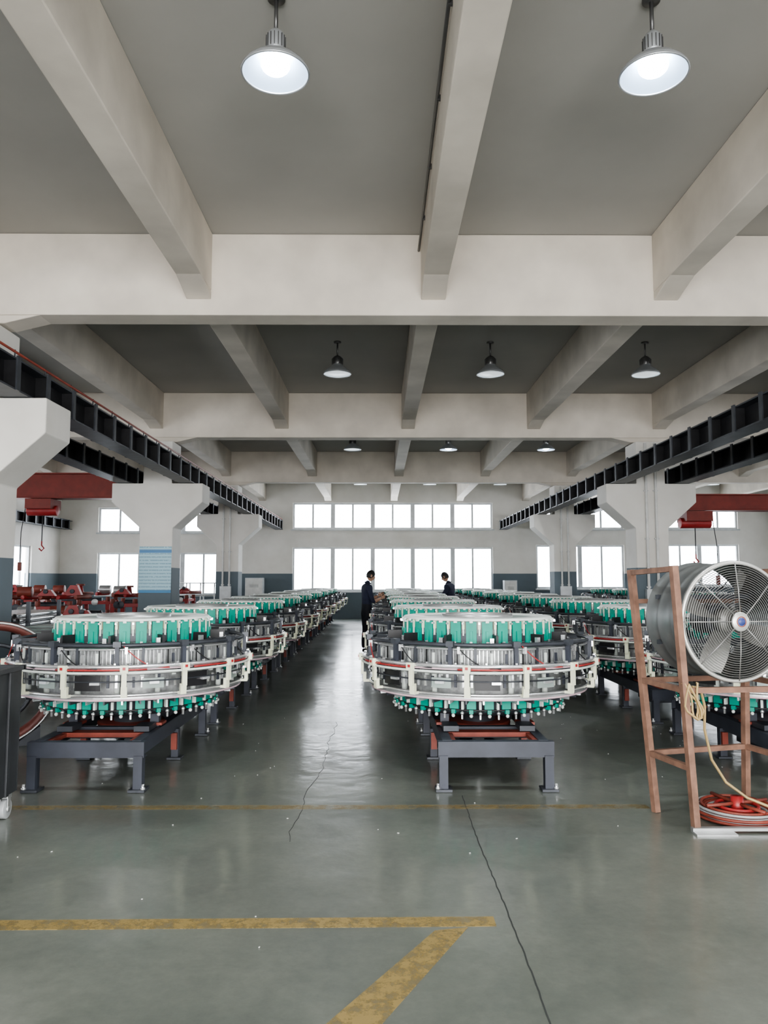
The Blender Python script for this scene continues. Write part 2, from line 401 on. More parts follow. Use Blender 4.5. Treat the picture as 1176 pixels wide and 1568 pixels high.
# ------------------------------------------------------------ lamps
def lamp_mesh(lit):
    mb=MB(); R=.225; bs=.72 if lit else 1  # lit lamps get a slimmer housing, glare put into the shape
    prof=[(R,0),(R+.005,.008),(R-.01,.03),(.17,.075),(.11,.12),(.085*bs,.15),(.08*bs,.17)]
    mb.lathe(prof,M_shade,40)
    mb.lathe([(R-.003,.004),(R-.02,.028),(.16,.068),(.10,.11),(.02,.125)],M_shade_in if lit else M_shade_dim,40)
    mb.ring(R,0,.008,M_shade,48,6)
    T=Matrix.Scale(bs,4,Vector((1,0,0)))@Matrix.Scale(bs,4,Vector((0,1,0)))
    mb.lathe([(.08,.15),(.088,.16),(.088,.26),(.06,.29),(.03,.31),(.001,.31)],M_lampbody if not lit else M_shade,24,True,T)  # housing of lit lamps is paler, glare put into its colour
    for i in range(16): mb.box((.088,0,.21),(.014,.006,.09),M_lampbody,T@Matrix.Rotation(2*math.pi*i/16,4,'Z'))
    mb.cyl((0,0,.31),(0,0,.545),.014,M_lampbody); mb.lathe([(.001,.52),(.06,.525),(.06,.548),(.001,.548)],M_lampbody,20)
    if lit: mb.sphere((0,0,.058),(.10,.10,.062),M_bulb,18)
    else: mb.lathe([(.001,.0),(.14,.006),(.19,.015),(.20,.02)],M_bulb_dim,32)
    return mb.mesh("pendant_lamp")
LL,LD=lamp_mesh(True),lamp_mesh(False)
lamps=[(-.70,4.92,1),(1.86,4.92,1),(-.69,12.55,0),(1.86,12.55,0),(4.45,12.55,0),(-.69,20.0,0),(1.83,20.0,1),(4.4,20.0,1),
       (-.66,27.4,0),(1.83,27.4,0),(4.36,27.4,0),(12.0,27.4,0),(-.7,-2.4,1),(1.89,-2.4,1),(4.45,-2.4,1),(4.47,4.92,1),(9.6,20,0),(-8.7,20,0),(-8.7,12.55,0),(9.6,12.55,0)]
for x,y,l in lamps:
    place(LL if l else LD,"pendant_lamp",(x,y,ZC-.55))
    if l:
        ld=bpy.data.lights.new("pendant_lamp_light",'SPOT'); ld.energy=210; ld.spot_size=rad(155); ld.spot_blend=.6; ld.shadow_soft_size=.08; ld.color=(.93,.97,1)
        o=bpy.data.objects.new("pendant_lamp_light",ld); scene.collection.objects.link(o); o.location=(x,y,ZC-.62)

# ------------------------------------------------------------ circular loom
def loom_mesh():
    mb=MB(); tp=2*math.pi
    SC=Matrix.Diagonal((1.04,1.04,1.03,1)); SC[2][3]=-.0465
    mb.M=SC
    mb.lathe([(.46,1.228),(.46,1.246),(.615,1.246),(.622,1.24),(.622,1.228)],M_white,72,True)
    mb.lathe([(.001,1.235),(.30,1.236),(.46,1.236)],M_pale,48)
    mb.lathe([(.30,1.23),(.30,1.262),(.27,1.262),(.27,1.23)],M_steel,48)
    mb.lathe([(.59,1.225),(.59,1.02),(.74,1.015)],M_pale,64)
    N=32
    for i in range(N):
        a=tp*i/N
        mb.rbox(a,.618,1.13,.014,.080,.185,M_teal)
        mb.rbox(a,.632,1.10,.014,.02,.10,M_teal)
        mb.rbox(a,.628,1.222,.02,.025,.016,M_white)
        mb.rbox(a,.64,1.055,.02,.02,.03,M_chrome)
        a2=a+tp/N/2
        mb.rbox(a2,.615,1.195,.03,.018,.06,M_cream)
        mb.rbox(a2,.608,1.10,.02,.04,.06,M_dark)
        mb.rbox(a2,.64,1.21,.03,.014,.014,M_chrome)
        mb.rbox(a2,.638,1.055,.05,.012,.012,M_dark)
        mb.rbox(a2,.625,1.14,.012,.01,.05,M_white)
    mb.arc(.63,.65,1.032,1.044,0,tp,M_steel,64)
    mb.ring(.91,1.065,.013,M_dark,90,8); mb.ring(.90,1.035,.009,M_steel,90,6); mb.ring(.76,1.06,.010,M_dark,80,6)
    for i in range(12):
        a=tp*(i+.35)/12
        mb.rbox(a,.78,1.052,.28,.03,.026,M_dark)
        mb.rbox(a,.925,1.0,.03,.03,.16,M_graphite)
        mb.rbox(a,.93,1.075,.05,.055,.04,M_dark)
        mb.rbox(a+.07,.935,1.03,.03,.02,.05,M_chrome)
        mb.rbox(a-.11,.70,1.09,.12,.02,.07,M_black)
        mb.rbox(a-.16,.74,1.085,.03,.03,.04,M_chrome)
        mb.rbox(a+.2,.90,.985,.02,.02,.12,M_dark)
        P=[]
        for j in range(9):
            t=j/8; aa=a+.05+.34*t; r=.93+.05*t; z=1.06-.16*t-.05*math.sin(math.pi*t)
            P.append((r*math.cos(aa),r*math.sin(aa),z))
        mb.tube(P,.0045,M_black if i%3 else M_red,5)
    for i in range(180):
        a=tp*i/180; mb.rbox(a,.80,.968,.012,.006,.115,M_chrome if i%9 else M_black)
    mb.arc(.77,.83,1.025,1.035,0,tp,M_steel,80); mb.arc(.77,.83,.90,.912,0,tp,M_steel,80)
    for i in range(48):
        a=tp*i/48; mb.rbox(a,.845,.96,.012,.018,.05+.05*random.random(),M_white if i%2==0 else (M_graphite if i%4==1 else M_steel))
    mb.lathe([(.74,1.02),(.74,.66)],M_steeld,64)
    mb.arc(.84,.955,.893,.905,0,tp,M_steel,80)
    mb.ring(.968,.915,.014,M_chrome,110,8); mb.ring(.972,.872,.010,M_white,110,6)
    for k in range(6):
        a0=tp*k/6+.25; mb.ring(.976,.893,.007,M_red,16,6,a0,a0+.68)
        mb.ring(.962,.893,.006,M_pink,10,6,a0+.62,a0+1.04)
    for i in range(54):
        a=tp*i/54; mb.rbox(a,.955,.925,.02,.012,.03,M_dark if i%2 else M_chrome)
    for i in range(14):
        a=tp*(i+.5)/14-math.pi/2+.02
        T=Matrix.Rotation(a,4,'Z')
        for (r,z,dr,dt,dz) in ((.99,.90,.03,.056,.055),(.975,.82,.022,.036,.13),(.955,.735,.028,.044,.07),(.93,.70,.07,.045,.02)):
            mb.box((r,0,z),(dr,dt,dz),M_cream,T)
        mb.box((1.006,0,.905),(.01,.02,.02),M_red,T)
        mb.box((.93,0,.87),(.09,.03,.03),M_graphite,T)
        if i%2: mb.arc(.90,.908,.735,.845,a+.05,a+.26,M_black,6)
        else: mb.arc(.895,.903,.745,.82,a+.14,a+.31,M_pale,6)
        mb.rbox(a+.225,.925,.79,.03,.07,.018,M_chrome)
    for i in range(90):
        a=tp*i/90; h=.05+.07*random.random()
        mb.rbox(a,.865,.75+h/2,.015,.018,h,M_chrome if i%3 else M_graphite)
        if i%2: mb.rbox(a,.84,.845,.02,.03,.03,M_white)
        if i%5==0: mb.cyl((.83*math.cos(a),.83*math.sin(a),.70),(.83*math.cos(a),.83*math.sin(a),.86),.022,M_white,k=8)
    mb.ring(.88,.852,.007,M_steel,90,6); mb.ring(.91,.80,.006,M_dark,90,6)
    mb.arc(.70,.90,.672,.686,0,tp,M_steel,80)
    mb.ring(.905,.70,.013,M_chrome,100,8); mb.ring(.89,.665,.010,M_pink,100,6); mb.ring(.83,.655,.008,M_dark,90,6)
    for i in range(42):
        a=tp*i/42; mb.rbox(a,.80,.645,.12,.012,.04,M_chrome if i%2 else M_dark)
    mb.lathe([(.70,.68),(.66,.66),(.66,.54),(.58,.50),(.22,.46),(.14,.43),(.14,.36)],M_dark,56)
    for i in range(N):
        a=tp*i/N
        mb.rbox(a,.675,.60,.014,.07,.11,M_teal)
        mb.rbox(a,.69,.545,.03,.03,.03,M_teal)
        a2=a+tp/N/2
        mb.rbox(a2,.675,.59,.03,.018,.06,M_white)
        T=Matrix.Rotation(a2,4,'Z'); mb.sphere((.70,0,.535),.015,M_chrome,8,T)
        T=Matrix.Rotation(a,4,'Z'); mb.sphere((.705,0,.515),.014,M_white,8,T)
        mb.rbox(a2,.70,.515,.012,.012,.05,M_steel)
    mb.ring(.685,.555,.008,M_black,72,6)
    mb.M=Matrix.Identity(4)
    mb.cyl((0,0,.10),(0,0,.46),.055,M_chrome,k=20); mb.cyl((0,0,.34),(0,0,.40),.10,M_steel,k=20)
    mb.lathe([(.06,.34),(.25,.335),(.28,.335),(.28,.315),(.27,.305),(.28,.295),(.28,.28),(.25,.28),(.06,.27)],M_redor,40)
    W,Lh=.39,1.05
    for sy in (-1,1):
        mb.box((0,sy*Lh,.30),(.86,.012,.11),M_graphite); mb.box((0,sy*(Lh-.03),.352),(.86,.07,.010),M_graphite); mb.box((0,sy*(Lh-.03),.248),(.86,.07,.010),M_graphite)
        for sx in (-1,1):
            mb.box((sx*W,sy*(Lh-.02),.135),(.065,.075,.245),M_graphite)
            mb.box((sx*W,sy*(Lh-.02),.012),(.12,.13,.018),M_dark)
            mb.cyl((sx*(W+.045),sy*(Lh+.025),0.0),(sx*(W+.045),sy*(Lh+.025),.06),.010,M_chrome,k=8)
            mb.cyl((sx*(W+.045),sy*(Lh+.025),.02),(sx*(W+.045),sy*(Lh+.025),.035),.018,M_steel,k=6)
            mb.box((sx*.33,sy*.42,.42),(.07,.07,.14),M_graphite); mb.box((sx*.33,sy*.42,.385),(.14,.14,.02),M_redor)
            mb.box((sx*.30,sy*.60,.385),(.12,.2,.04),M_dark)
        mb.box((0,sy*.42,.31),(.72,.07,.09),M_graphite)
    for sx in (-1,1):
        mb.box((sx*W,0,.30),(.012,2*Lh-.03,.11),M_graphite); mb.box((sx*(W-.03),0,.356),(.07,2*Lh-.08,.008),M_graphite)
        mb.box((sx*W,0,.135),(.06,.06,.245),M_graphite); mb.box((sx*W,-.05,.16),(.05,.03,.14),M_redor); mb.box((sx*W,0,.012),(.12,.12,.018),M_dark)
    mb.box((0,-.62,.335),(.70,.12,.035),M_redor)
    for sx in (-1,1): mb.box((sx*.32,-.80,.335),(.06,.42,.03),M_redor)
    mb.box((0,0,.12),(.3,.5,.05),M_dark)
    return mb.mesh("circular_loom")
LM=loom_mesh()
Y0,DY=6.87,2.66
for rx in (-2.16,.87,3.40):
    for i in range(9):
        place(LM,"circular_loom",(rx+random.uniform(-.02,.02) if i else rx,Y0+i*DY,0))
for i in range(4,9): place(LM,"circular_loom",(8.4,Y0+i*DY,0))

# ------------------------------------------------------------ floor markings
def strip(name,polys,m):
    mb=MB()
    for p in polys:
        mb.prism(p,.0005,.002,m,'Z')
    return mb.build(name)
strip("floor_marking",[[(-3.2,3.56),(.53,3.60),(.53,3.70),(-3.2,3.66)],[(.25,3.56),(.40,3.59),(-.19,2.45),(-.42,2.45)]],M_yellow)
strip("floor_marking",[[(-6,5.38),(1.85,5.38),(1.85,5.47),(-6,5.47)]],M_yfaint)
pts=[];y=-3
while y<5.7: pts.append((.60+random.uniform(-.003,.003)+.006*math.sin(y*2.3),y)); y+=.05
mb=MB()
for (a,b_),(c,d) in zip(pts[:-1],pts[1:]):
    w=.0030; mb.prism([(a-w,b_),(a+w,b_),(c+w,d),(c-w,d)],.0004,.0018,M_crack,'Z')
x,y=-.47,8.6; pts=[]
while y>4.7: pts.append((x,y)); x+=random.uniform(-.022,.022); x+=(-.47-x)*.1; y-=.09
for (a,b_),(c,d) in zip(pts[:-1],pts[1:]):
    w=.0014; mb.prism([(a-w,b_),(a+w,b_),(c+w,d),(c-w,d)],.0004,.0018,M_crack,'Z')
mb.build("floor_joint")
mb=MB()
for i in range(70):
    x=random.uniform(-3,4); y=random.uniform(3.4,9); s=random.uniform(.003,.007)
    mb.box((x,y,.003),(s*1.8,s,.003),M_scrap,Matrix.Translation((x,y,0))@Matrix.Rotation(random.random()*3,4,'Z')@Matrix.Translation((-x,-y,0)))
mb.build("floor_debris")

# ------------------------------------------------------------ drum fan + stand
mb=MB(); R=.37; D=.44
A=Matrix.Rotation(rad(-90),4,'X')
mb.M=A
mb.lathe([(R+.012,.0),(R+.02,.012),(R+.012,.03),(R,.04),(R,.13),(R+.006,.14),(R,.15),(R,D-.15),(R+.006,D-.14),(R,D-.13),(R,D-.03),(R+.015,D-.015),(R+.012,D),(R-.01,D),(R-.01,.03)],M_fan,72)
mb.ring(R+.006,.0,.013,M_rim,72,8)
for z in (-.012,D+.005):
    for i in range(1,22):
        r=.06+i*(R-.05)/22; mb.ring(r,z- (.03*(1-(r/R)**2) if z<0 else 0),.0022,M_wire if z<0 else M_dark,56,4)
    for i in range(8):
        a=math.pi*2*i/8; c,s_=math.cos(a),math.sin(a)
        dz=-.035 if z<0 else 0
        mb.tube([(c*.05,s_*.05,z+dz),(c*.2,s_*.2,z+dz*.75),(c*(R+.005),s_*(R+.005),z)],.0045,M_wire if z<0 else M_black,5)
mb.lathe([(.001,-.058),(.055,-.056),(.062,-.05),(.062,-.04),(.001,-.04)],M_rim,28)
mb.lathe([(.001,-.0595),(.026,-.0592),(.026,-.058)],M_blue,24); mb.lathe([(.028,-.0585),(.034,-.058)],M_redor,24)
mb.lathe([(.001,.05),(.07,.055),(.08,.08),(.08,.15),(.001,.15)],M_fanblade,28)
mb.lathe([(.001,.17),(.09,.17),(.095,.19),(.095,.38),(.001,.40)],M_dark,28)
for i in range(4):
    a=i*math.pi/2+.4; n=8; vs=[];fs=[]
    for j in range(n+1):
        r=.075+(R-.10)*j/n; w=.30+.10*math.sin(j/n*math.pi); tw=.075*(1-.5*j/n)
        for k in range(5):
            q=(k/4-.5)*2; aa=a+q*w*.75*(1-.25*j/n)
            vs.append((r*math.cos(aa),r*math.sin(aa),.10+q*tw))
    for j in range(n):
        for k in range(4): fs.append((j*5+k,j*5+k+1,j*5+6+k,j*5+5+k))
    mb.add(vs,fs,M_fanblade,True)
mb.M=Matrix.Identity(4)
for z in (-.05,.05): mb.box((0,D*.75,z*3),(2*R-.02,.025,.03),M_dark)
mb.build("drum_fan",0,(2.29,4.96,1.285),rad(10))

mb=MB()
def bar(p,q,w=.045,m=M_wood):
    p=Vector(p); q=Vector(q); d=q-p; L_=d.length
    T=Matrix.Translation((p+q)/2)@d.to_track_quat('Z','Y').to_matrix().to_4x4()
    mb.box((0,0,0),(w,w,L_),m,T)
FL,FLt=(1.965,4.90,0),(1.87,4.88,1.64); BL,BLt=(1.86,5.30,0),(1.795,5.48,1.62)
FR,FRt=(2.74,4.98,0),(2.74,4.96,1.64); BR,BRt=(2.58,5.54,0),(2.64,5.56,1.62)
for p,q in ((FL,FLt),(BL,BLt),(FR,FRt),(BR,BRt)): bar(p,q,.042)
def at(p,q,z): t=z/q[2]; return tuple(p[i]+(q[i]-p[i])*t for i in range(3))
for z in (.38,.86):
    bar(at(FL,FLt,z),at(BL,BLt,z),.034); bar(at(FR,FRt,z),at(BR,BRt,z),.034)
bar(at(FL,FLt,.86),at(FR,FRt,.86),.034); bar(at(BL,BLt,.86),at(BR,BRt,.86),.034); bar(at(BL,BLt,.38),at(BR,BRt,.38),.034)
bar(at(FL,FLt,1.62),at(BL,BLt,1.60),.034); bar(at(FR,FRt,1.62),at(BR,BRt,1.60),.034); bar(at(BL,BLt,1.4),at(BR,BRt,1.4),.03)
mb.bx(1.93,2.18,4.80,4.90,.0,.012,M_steel)
mb.bx(1.93,2.75,4.86,4.90,.012,.03,M_steel)
pts=[]
for i in range(44):
    a=i/14*2*math.pi; pts.append((1.96+.045*math.sin(a*.9)+.02*math.cos(i), 4.86+.004*i/8, .80+.11*math.cos(a)+.01*math.sin(i*1.7)))
mb.tube(pts,.007,M_cable,6)
pts=[(1.97,4.90,.88),(2.03,4.92,.87),(2.07,4.96,.75),(2.08,5.0,.6),(2.14,5.05,.4),(2.24,5.08,.25),(2.36,5.05,.16),(2.48,4.97,.12)]
mb.tube(pts,.009,M_cable,6)
mb.build("fan_stand",.003)

mb=MB()
for k in range(5):
    for z in (.02,.045): mb.ring(.18+.022*k,z+.004*math.sin(k),.010,M_redor if k%3 else M_sheet,48,6)
mb.ring(.22,.075,.010,M_redor,48,6); mb.ring(.13,.07,.012,M_red,40,6); mb.ring(.25,.068,.009,M_sheet,48,6)
for i in range(4):
    a=i*math.pi/2+.3; mb.tube([(0,0,.09),(.1*math.cos(a),.1*math.sin(a),.085),(.24*math.cos(a),.24*math.sin(a),.09)],.012,M_redor,6)
mb.cyl((0,0,.0),(0,0,.13),.04,M_red)
mb.build("hose_coil",0,(2.36,5.20,0))

# ------------------------------------------------------------ waste bin cart lower left
mb=MB()
x0,x1,y0,y1=-3.03,-2.40,4.5,5.27
t=.012; z0,z1=.16,.95
mb.bx(x0,x1,y0,y0+t,z0,z1,M_bin); mb.bx(x0,x1,y1-t,y1,z0,z1,M_bin); mb.bx(x0,x0+t,y0+t,y1-t,z0,z1,M_bin); mb.bx(x1-t,x1,y0+t,y1-t,z0,z1,M_bin)
mb.bx(x0+t,x1-t,y0+t,y1-t,z0,z0+t,M_bin)
for (a,b_,c,d) in ((x0-.02,x1+.02,y0-.02,y0+.02),(x0-.02,x1+.02,y1-.02,y1+.02),(x0-.02,x0+.02,y0,y1),(x1-.02,x1+.02,y0,y1)):
    mb.bx(a,b_,c,d,z1,z1+.03,M_bin)
for yy in (y0+.2,y0+.6): mb.bx(x1,x1+.015,yy-.02,yy+.02,z0,z1,M_bin)
for xx in (x0+.08,x1-.04):
    for yy in (y0+.06,y1-.08):
        mb.bx(xx-.03,xx+.03,yy-.03,yy+.03,.13,.16,M_steel)
        mb.bx(xx-.028,xx-.022,yy-.02,yy+.02,.05,.14,M_steel); mb.bx(xx+.022,xx+.028,yy-.02,yy+.02,.05,.14,M_steel)
        mb.cyl((xx-.018,yy,.062),(xx+.018,yy,.062),.062,M_frame,k=20); mb.cyl((xx-.03,yy,.062),(xx+.03,yy,.062),.02,M_steel)
mb.build("metal_bin_cart",.004)

# ------------------------------------------------------------ cast wheels on left
def wheel(loc,rz,R=.58):
    mb=MB(); mb.M=Matrix.Rotation(rad(90),4,'Y')
    mb.lathe([(R,-.06),(R,-.035),(R-.035,-.03),(R-.035,.03),(R,.035),(R,.06),(R-.06,.06),(R-.085,.02),(R-.085,-.02),(R-.06,-.06)],M_wheel,56,True,None,True)
    mb.lathe([(.06,-.09),(.13,-.09),(.15,-.03),(.15,.03),(.13,.09),(.06,.09)],M_dark,32,True,None,True)
    for i in range(6):
        a=i*math.pi/3+.3; mb.rbox(a,.31,0,.36,.075,.03,M_wheel); mb.rbox(a,.31,0,.36,.02,.08,M_wheel)
    for z in (-.061,.061): mb.ring(R-.012,z,.012,M_steel,56,6)
    mb.ring(.36,0,.02,M_dark,56,6)
    mb.M=Matrix.Identity(4)
    for sy in (-1,1): mb.prism([(sy*.18,-R),(sy*.42,-R),(sy*.42,-R+.17)],-.09,.09,M_dark,'X')
    return mb.build("cast_iron_wheel",0,loc,rz)
wheel((-3.42,6.95-.55,.58),rad(-62),.58).location=(-3.62,7.35,.58); wheel((-4.05,7.05,.58),rad(-62))

# ------------------------------------------------------------ left storage: red castings, tube rack, sheets
def casting_stack(loc,rz,n=3,w=1.5,d=.9):
    mb=MB()
    for k in range(n):
        z=.06+k*.36
        for sy in (-1,1): mb.box((0,sy*d/2,z+.14),(w,.07,.09),M_red)
        for sx in (-1,0,1):
            mb.box((sx*w*.45,0,z+.14),(.08,d,.08),M_red)
            for sy in (-1,1):
                mb.box((sx*w*.45,sy*d/2,z+.02),(.10,.10,.16),M_red); mb.cyl((sx*w*.45,sy*d/2,z+.18),(sx*w*.45,sy*d/2,z+.30),.06,M_redor)
        mb.cyl((-w*.3,0,z+.2),(w*.3,0,z+.2),.07,M_dark)
        for i in range(3):
            x=random.uniform(-.4,.4)*w; mb.cyl((x,-d/2-.05,z+.15),(x,-d/2-.01,z+.15),.09,M_dark if i else M_steel,k=16)
    z=.06+n*.36
    for i in range(5): mb.cyl((-w/2+i*w/4,-d*.3,z+.02),(-w/2+i*w/4+.2,d*.3,z+.02),.05,M_red if i%2 else M_redor)
    for i in range(5):
        x=random.uniform(-.45,.45)*w; y=random.uniform(-.3,.3)*d; hh=random.uniform(.08,.26)
        q=random.random()
        if q<.35: mb.cyl((x,y,z),(x,y,z+hh),.10,M_red,.06); mb.cyl((x,y,z+hh),(x,y,z+hh+.05),.12,M_redor)
        elif q<.7:
            mb.prism([(x-.2,z+.05),(x+.2,z+.05),(x+.1,z+.05+hh),(x-.05,z+.05+hh)],y-.1,y+.1,M_red)
            mb.cyl((x,y-.14,z+.15),(x,y+.14,z+.15),.05,M_dark)
        else: mb.cyl((x-.15,y,z+.14),(x+.15,y,z+.14),.12,M_steel if q>.85 else M_redor,k=18)
    for sx in (-1,1): mb.box((sx*w*.4,0,.02),(.1,d*1.1,.04),M_wood)
    return mb.build("casting_stack",.004,loc,rz)
casting_stack((-7.6,17.6,0),.15,3); casting_stack((-9.6,19.4,0),-.1,3,1.8); casting_stack((-6.1,19.8,0),.05,3,1.2)
casting_stack((-8.4,22.0,0),.1,3,1.8); casting_stack((-6.3,15.2,0),.2,2,1.2); casting_stack((-8.9,14.8,0),.2,2,1.5); casting_stack((-10.8,23,0),.1,3,1.8)
casting_stack((-6.5,24.5,0),.0,3,1.2)
mb=MB()
mb.box((0,0,.45),(.9,.7,.7),M_red); mb.box((0,0,.06),(1.1,.9,.12),M_dark); mb.box((0,0,.83),(1.0,.8,.06),M_redor)
mb.cyl((0,-.45,.5),(0,.45,.5),.26,M_red,k=28); mb.cyl((0,-.5,.5),(0,-.45,.5),.14,M_steel,k=20)
mb.cyl((-.25,0,.86),(-.25,0,1.2),.13,M_redor,k=20); mb.cyl((.25,0,.86),(.25,0,1.08),.18,M_red,k=24); mb.box((0,.1,1.1),(.7,.12,.06),M_red)
for sx in (-1,1):
    for sy in (-1,1): mb.cyl((sx*.5,sy*.4,.12),(sx*.5,sy*.4,.17),.03,M_steel)
mb.build("red_gearbox_unit",.01,(-7.3,12.9,0),.3)
mb=MB()
for sy in (-.6,.6):
    for sx in (-.38,.38): mb.box((sx,sy,.62),(.05,.05,1.24),M_dark)
    mb.box((0,sy,.45),(.8,.05,.05),M_dark)
for r in range(9):
    for c in range(9):
        x=-.31+c*.075+(.037 if r%2 else 0)
        if x>.34: continue
        z=.515+r*.066; mb.tube([(x,-.85+random.uniform(-.05,.05),z),(x,.85,z)],.032,M_chrome,10,caps=False)
mb.build("steel_tube_rack",0,(-5.42,11.7,0),.05)
def bench(loc,rz,w=1.6):
    mb=MB(); mb.box((0,0,.82),(w,.8,.05),M_sheet)
    for sx in (-1,1):
        for sy in (-1,1): mb.box((sx*(w/2-.06),sy*.34,.40),(.06,.06,.80),M_dark)
    mb.box((0,0,.25),(w-.12,.7,.03),M_dark)
    for i in range(6): mb.box((random.uniform(-.08,.08),random.uniform(-.03,.03),.852+i*.018),(w*.8,.6,.012),M_pale if i%2 else M_sheet)
    return mb.build("workbench",.003,loc,rz)
bench((-4.1,10.4,0),.05,1.2)
mb=MB()
for x in (-.8,-.3,.2,.7):
    mb.cyl((x,0,0),(x,0,1.45),.02,M_steel); mb.cyl((x,.5,0),(x,.5,1.45),.02,M_steel)
for z in (.5,1.0,1.43):
    mb.cyl((-.85,0,z),(.75,0,z),.016,M_steel); mb.cyl((-.85,.5,z),(.75,.5,z),.016,M_steel)
mb.build("pipe_rack",0,(-6.6,27.8,0),0)
for (x,y,w,h) in ((-4.9,30.6,.7,1.6),(7.2,30.6,.6,1.5),(5.2,30.6,.5,1.5)):
    mb=MB(); mb.box((0,0,h/2+.03),(w,.45,h),M_frame); mb.box((0,-.232,h/2+.03),(w-.06,.012,h-.08),M_pipe)
    mb.box((w*.3,-.245,h*.55),(.02,.02,.12),M_dark); mb.box((0,0,.015),(w-.05,.4,.03),M_dark)
    for i in range(4): mb.box((0,-.24,h*.85-i*.03),(w*.5,.01,.008),M_dark)
    mb.build("electrical_cabinet",.006,(x,y,0))

# ------------------------------------------------------------ people
def skin_eval(verts,edges,radii,lv=2):
    me=bpy.data.meshes.new("tmp"); me.from_pydata(verts,edges,[]); o=bpy.data.objects.new("tmp",me); scene.collection.objects.link(o)
    sk=o.modifiers.new("s",'SKIN'); sk.use_smooth_shade=True
    for i,r in enumerate(radii):
        me.skin_vertices[0].data[i].radius = r if hasattr(r,'__len__') else (r,r)
        me.skin_vertices[0].data[i].use_root = (i==0)
    ss=o.modifiers.new("u",'SUBSURF'); ss.levels=lv; ss.render_levels=lv
    dg=bpy.context.evaluated_depsgraph_get(); dg.update()
    ev=o.evaluated_get(dg); m2=ev.to_mesh()
    vs=[v.co.copy() for v in m2.vertices]; fs=[tuple(p.vertices) for p in m2.polygons]
    ev.to_mesh_clear(); bpy.data.objects.remove(o); bpy.data.meshes.remove(me)
    return vs,fs
def seg_d(p,a,b_):
    ab=b_-a; t=max(0,min(1,(p-a).dot(ab)/ab.length_squared)); return (p-(a+ab*t)).length
def person(loc,rot,lean,elb,wr,head_pitch,name="standing_worker"):
    mb=MB()
    def ln(p):
        x,y,z=p; dz=z-.95; return (x,y+dz*math.sin(lean),.95+dz*math.cos(lean))
    V=[(0,0,.95),(0,.005,1.08),(0,.0,1.24),(0,-.01,1.38),(0,-.005,1.46),(0,.015,1.545)]
    V=[ln(p) for p in V]
    R=[(.155,.115),(.14,.105),(.165,.115),(.15,.10),(.062,.06),(.055,.055)]
    E=[(0,1),(1,2),(2,3),(3,4),(4,5)]; bm_=[M_trouser,M_shirt,M_shirt,M_shirt,M_skin]
    for s,sg in enumerate((-1,1)):
        b0=len(V)
        V+= [ln((sg*.175,-.01,1.40)),ln((sg*.20,0,1.30))]; R+=[(.068,.068),(.06,.06)]
        V+= [elb[s],tuple((Vector(elb[s])+Vector(wr[s]))/2),wr[s]]; R+=[(.046,.046),(.042,.042),(.028,.028)]
        E+=[(3,b0),(b0,b0+1),(b0+1,b0+2),(b0+2,b0+3),(b0+3,b0+4)]; bm_+=[M_shirt,M_shirt,M_shirt,M_skin,M_skin]
        l0=len(V)
        V+=[(sg*.095,0,.86),(sg*.10,.015,.50),(sg*.105,-.02,.26),(sg*.105,-.02,.09)]
        R+=[(.095,.10),(.066,.066),(.058,.058),(.046,.046)]
        E+=[(0,l0),(l0,l0+1),(l0+1,l0+2),(l0+2,l0+3)]; bm_+=[M_trouser]*4
    vs,fs=skin_eval(V,E,R)
    buckets={}
    VV=[Vector(v) for v in V]
    for f in fs:
        c=sum((vs[i] for i in f),Vector())/len(f)
        k=min(range(len(E)),key=lambda e:seg_d(c,VV[E[e][0]],VV[E[e][1]])-.5*(R[E[e][0]][0]+R[E[e][1]][0]))
        buckets.setdefault(bm_[k].name,[]).append(f)
    for m in (M_trouser,M_shirt,M_skin):
        if m.name in buckets: mb.add(vs,buckets[m.name],m,True)
    for sg in (-1,1):
        v2,f2=skin_eval([(sg*.105,-.055,.05),(sg*.105,.05,.045),(sg*.11,.15,.035),(sg*.11,.19,.03)],[(0,1),(1,2),(2,3)],[(.045,.045),(.046,.04),(.044,.032),(.03,.022)],2)
        mb.add([(v.x,v.y,max(0.001,v.z)) for v in v2],f2,M_shoe,True)
    n0=Vector(ln((0,.02,1.55)))
    mb.M=Matrix.Translation(n0)@Matrix.Rotation(-head_pitch,4,'X')
    hv=[];hf=[];N=28;H=22
    for i in range(H+1):
        p=math.pi*i/H
        for j in range(N):
            a=2*math.pi*j/N; x=.076*math.sin(p)*math.cos(a); y=.094*math.sin(p)*math.sin(a); z=.118*math.cos(p)
            if z<0: x*=1+z*2.4; y=y*(1+z*1.4)+(-z)*.12
            if y>0:
                y*=.93
                if abs(x)<.018 and -.045<z<.012: y+=.026*(1-abs(x)/.018)*(1-abs((z+.025)/.045))+.004
                if .012<abs(x)<.05 and .0<z<.025: y-=.007
                if abs(x)<.03 and -.075<z<-.055: y+=.005
            hv.append((x,y+.02,z+.10))
    for i in range(H):
        for j in range(N): hf.append((i*N+j,(i+1)*N+j,(i+1)*N+(j+1)%N,i*N+(j+1)%N))
    mb.add(hv,hf,M_skin,True)
    hh=[];
    for i in range(H+1):
        p=math.pi*i/H*.66
        for j in range(N):
            a=2*math.pi*j/N; front=max(0,math.sin(a)); pp=p*(1-.52*front**1.2)
            x=.081*math.sin(pp)*math.cos(a); y=.100*math.sin(pp)*math.sin(a); z=.125*math.cos(pp)
            if z<0: x*=1+z*2; y*=1+z*1.2
            hh.append((x,y+.018,z+.10))
    mb.add(hh,hf,M_hair,True)
    for sg in (-1,1):
        mb.sphere((sg*.079,.012,.092),(.010,.020,.032),M_skin,10); mb.sphere((sg*.029,.100,.112),(.011,.008,.007),M_eye,8)
        mb.box((sg*.030,.106,.132),(.032,.006,.006),M_hair)
    mb.box((0,.106,.035),(.042,.008,.006),M_redor)
    mb.M=Matrix.Identity(4)
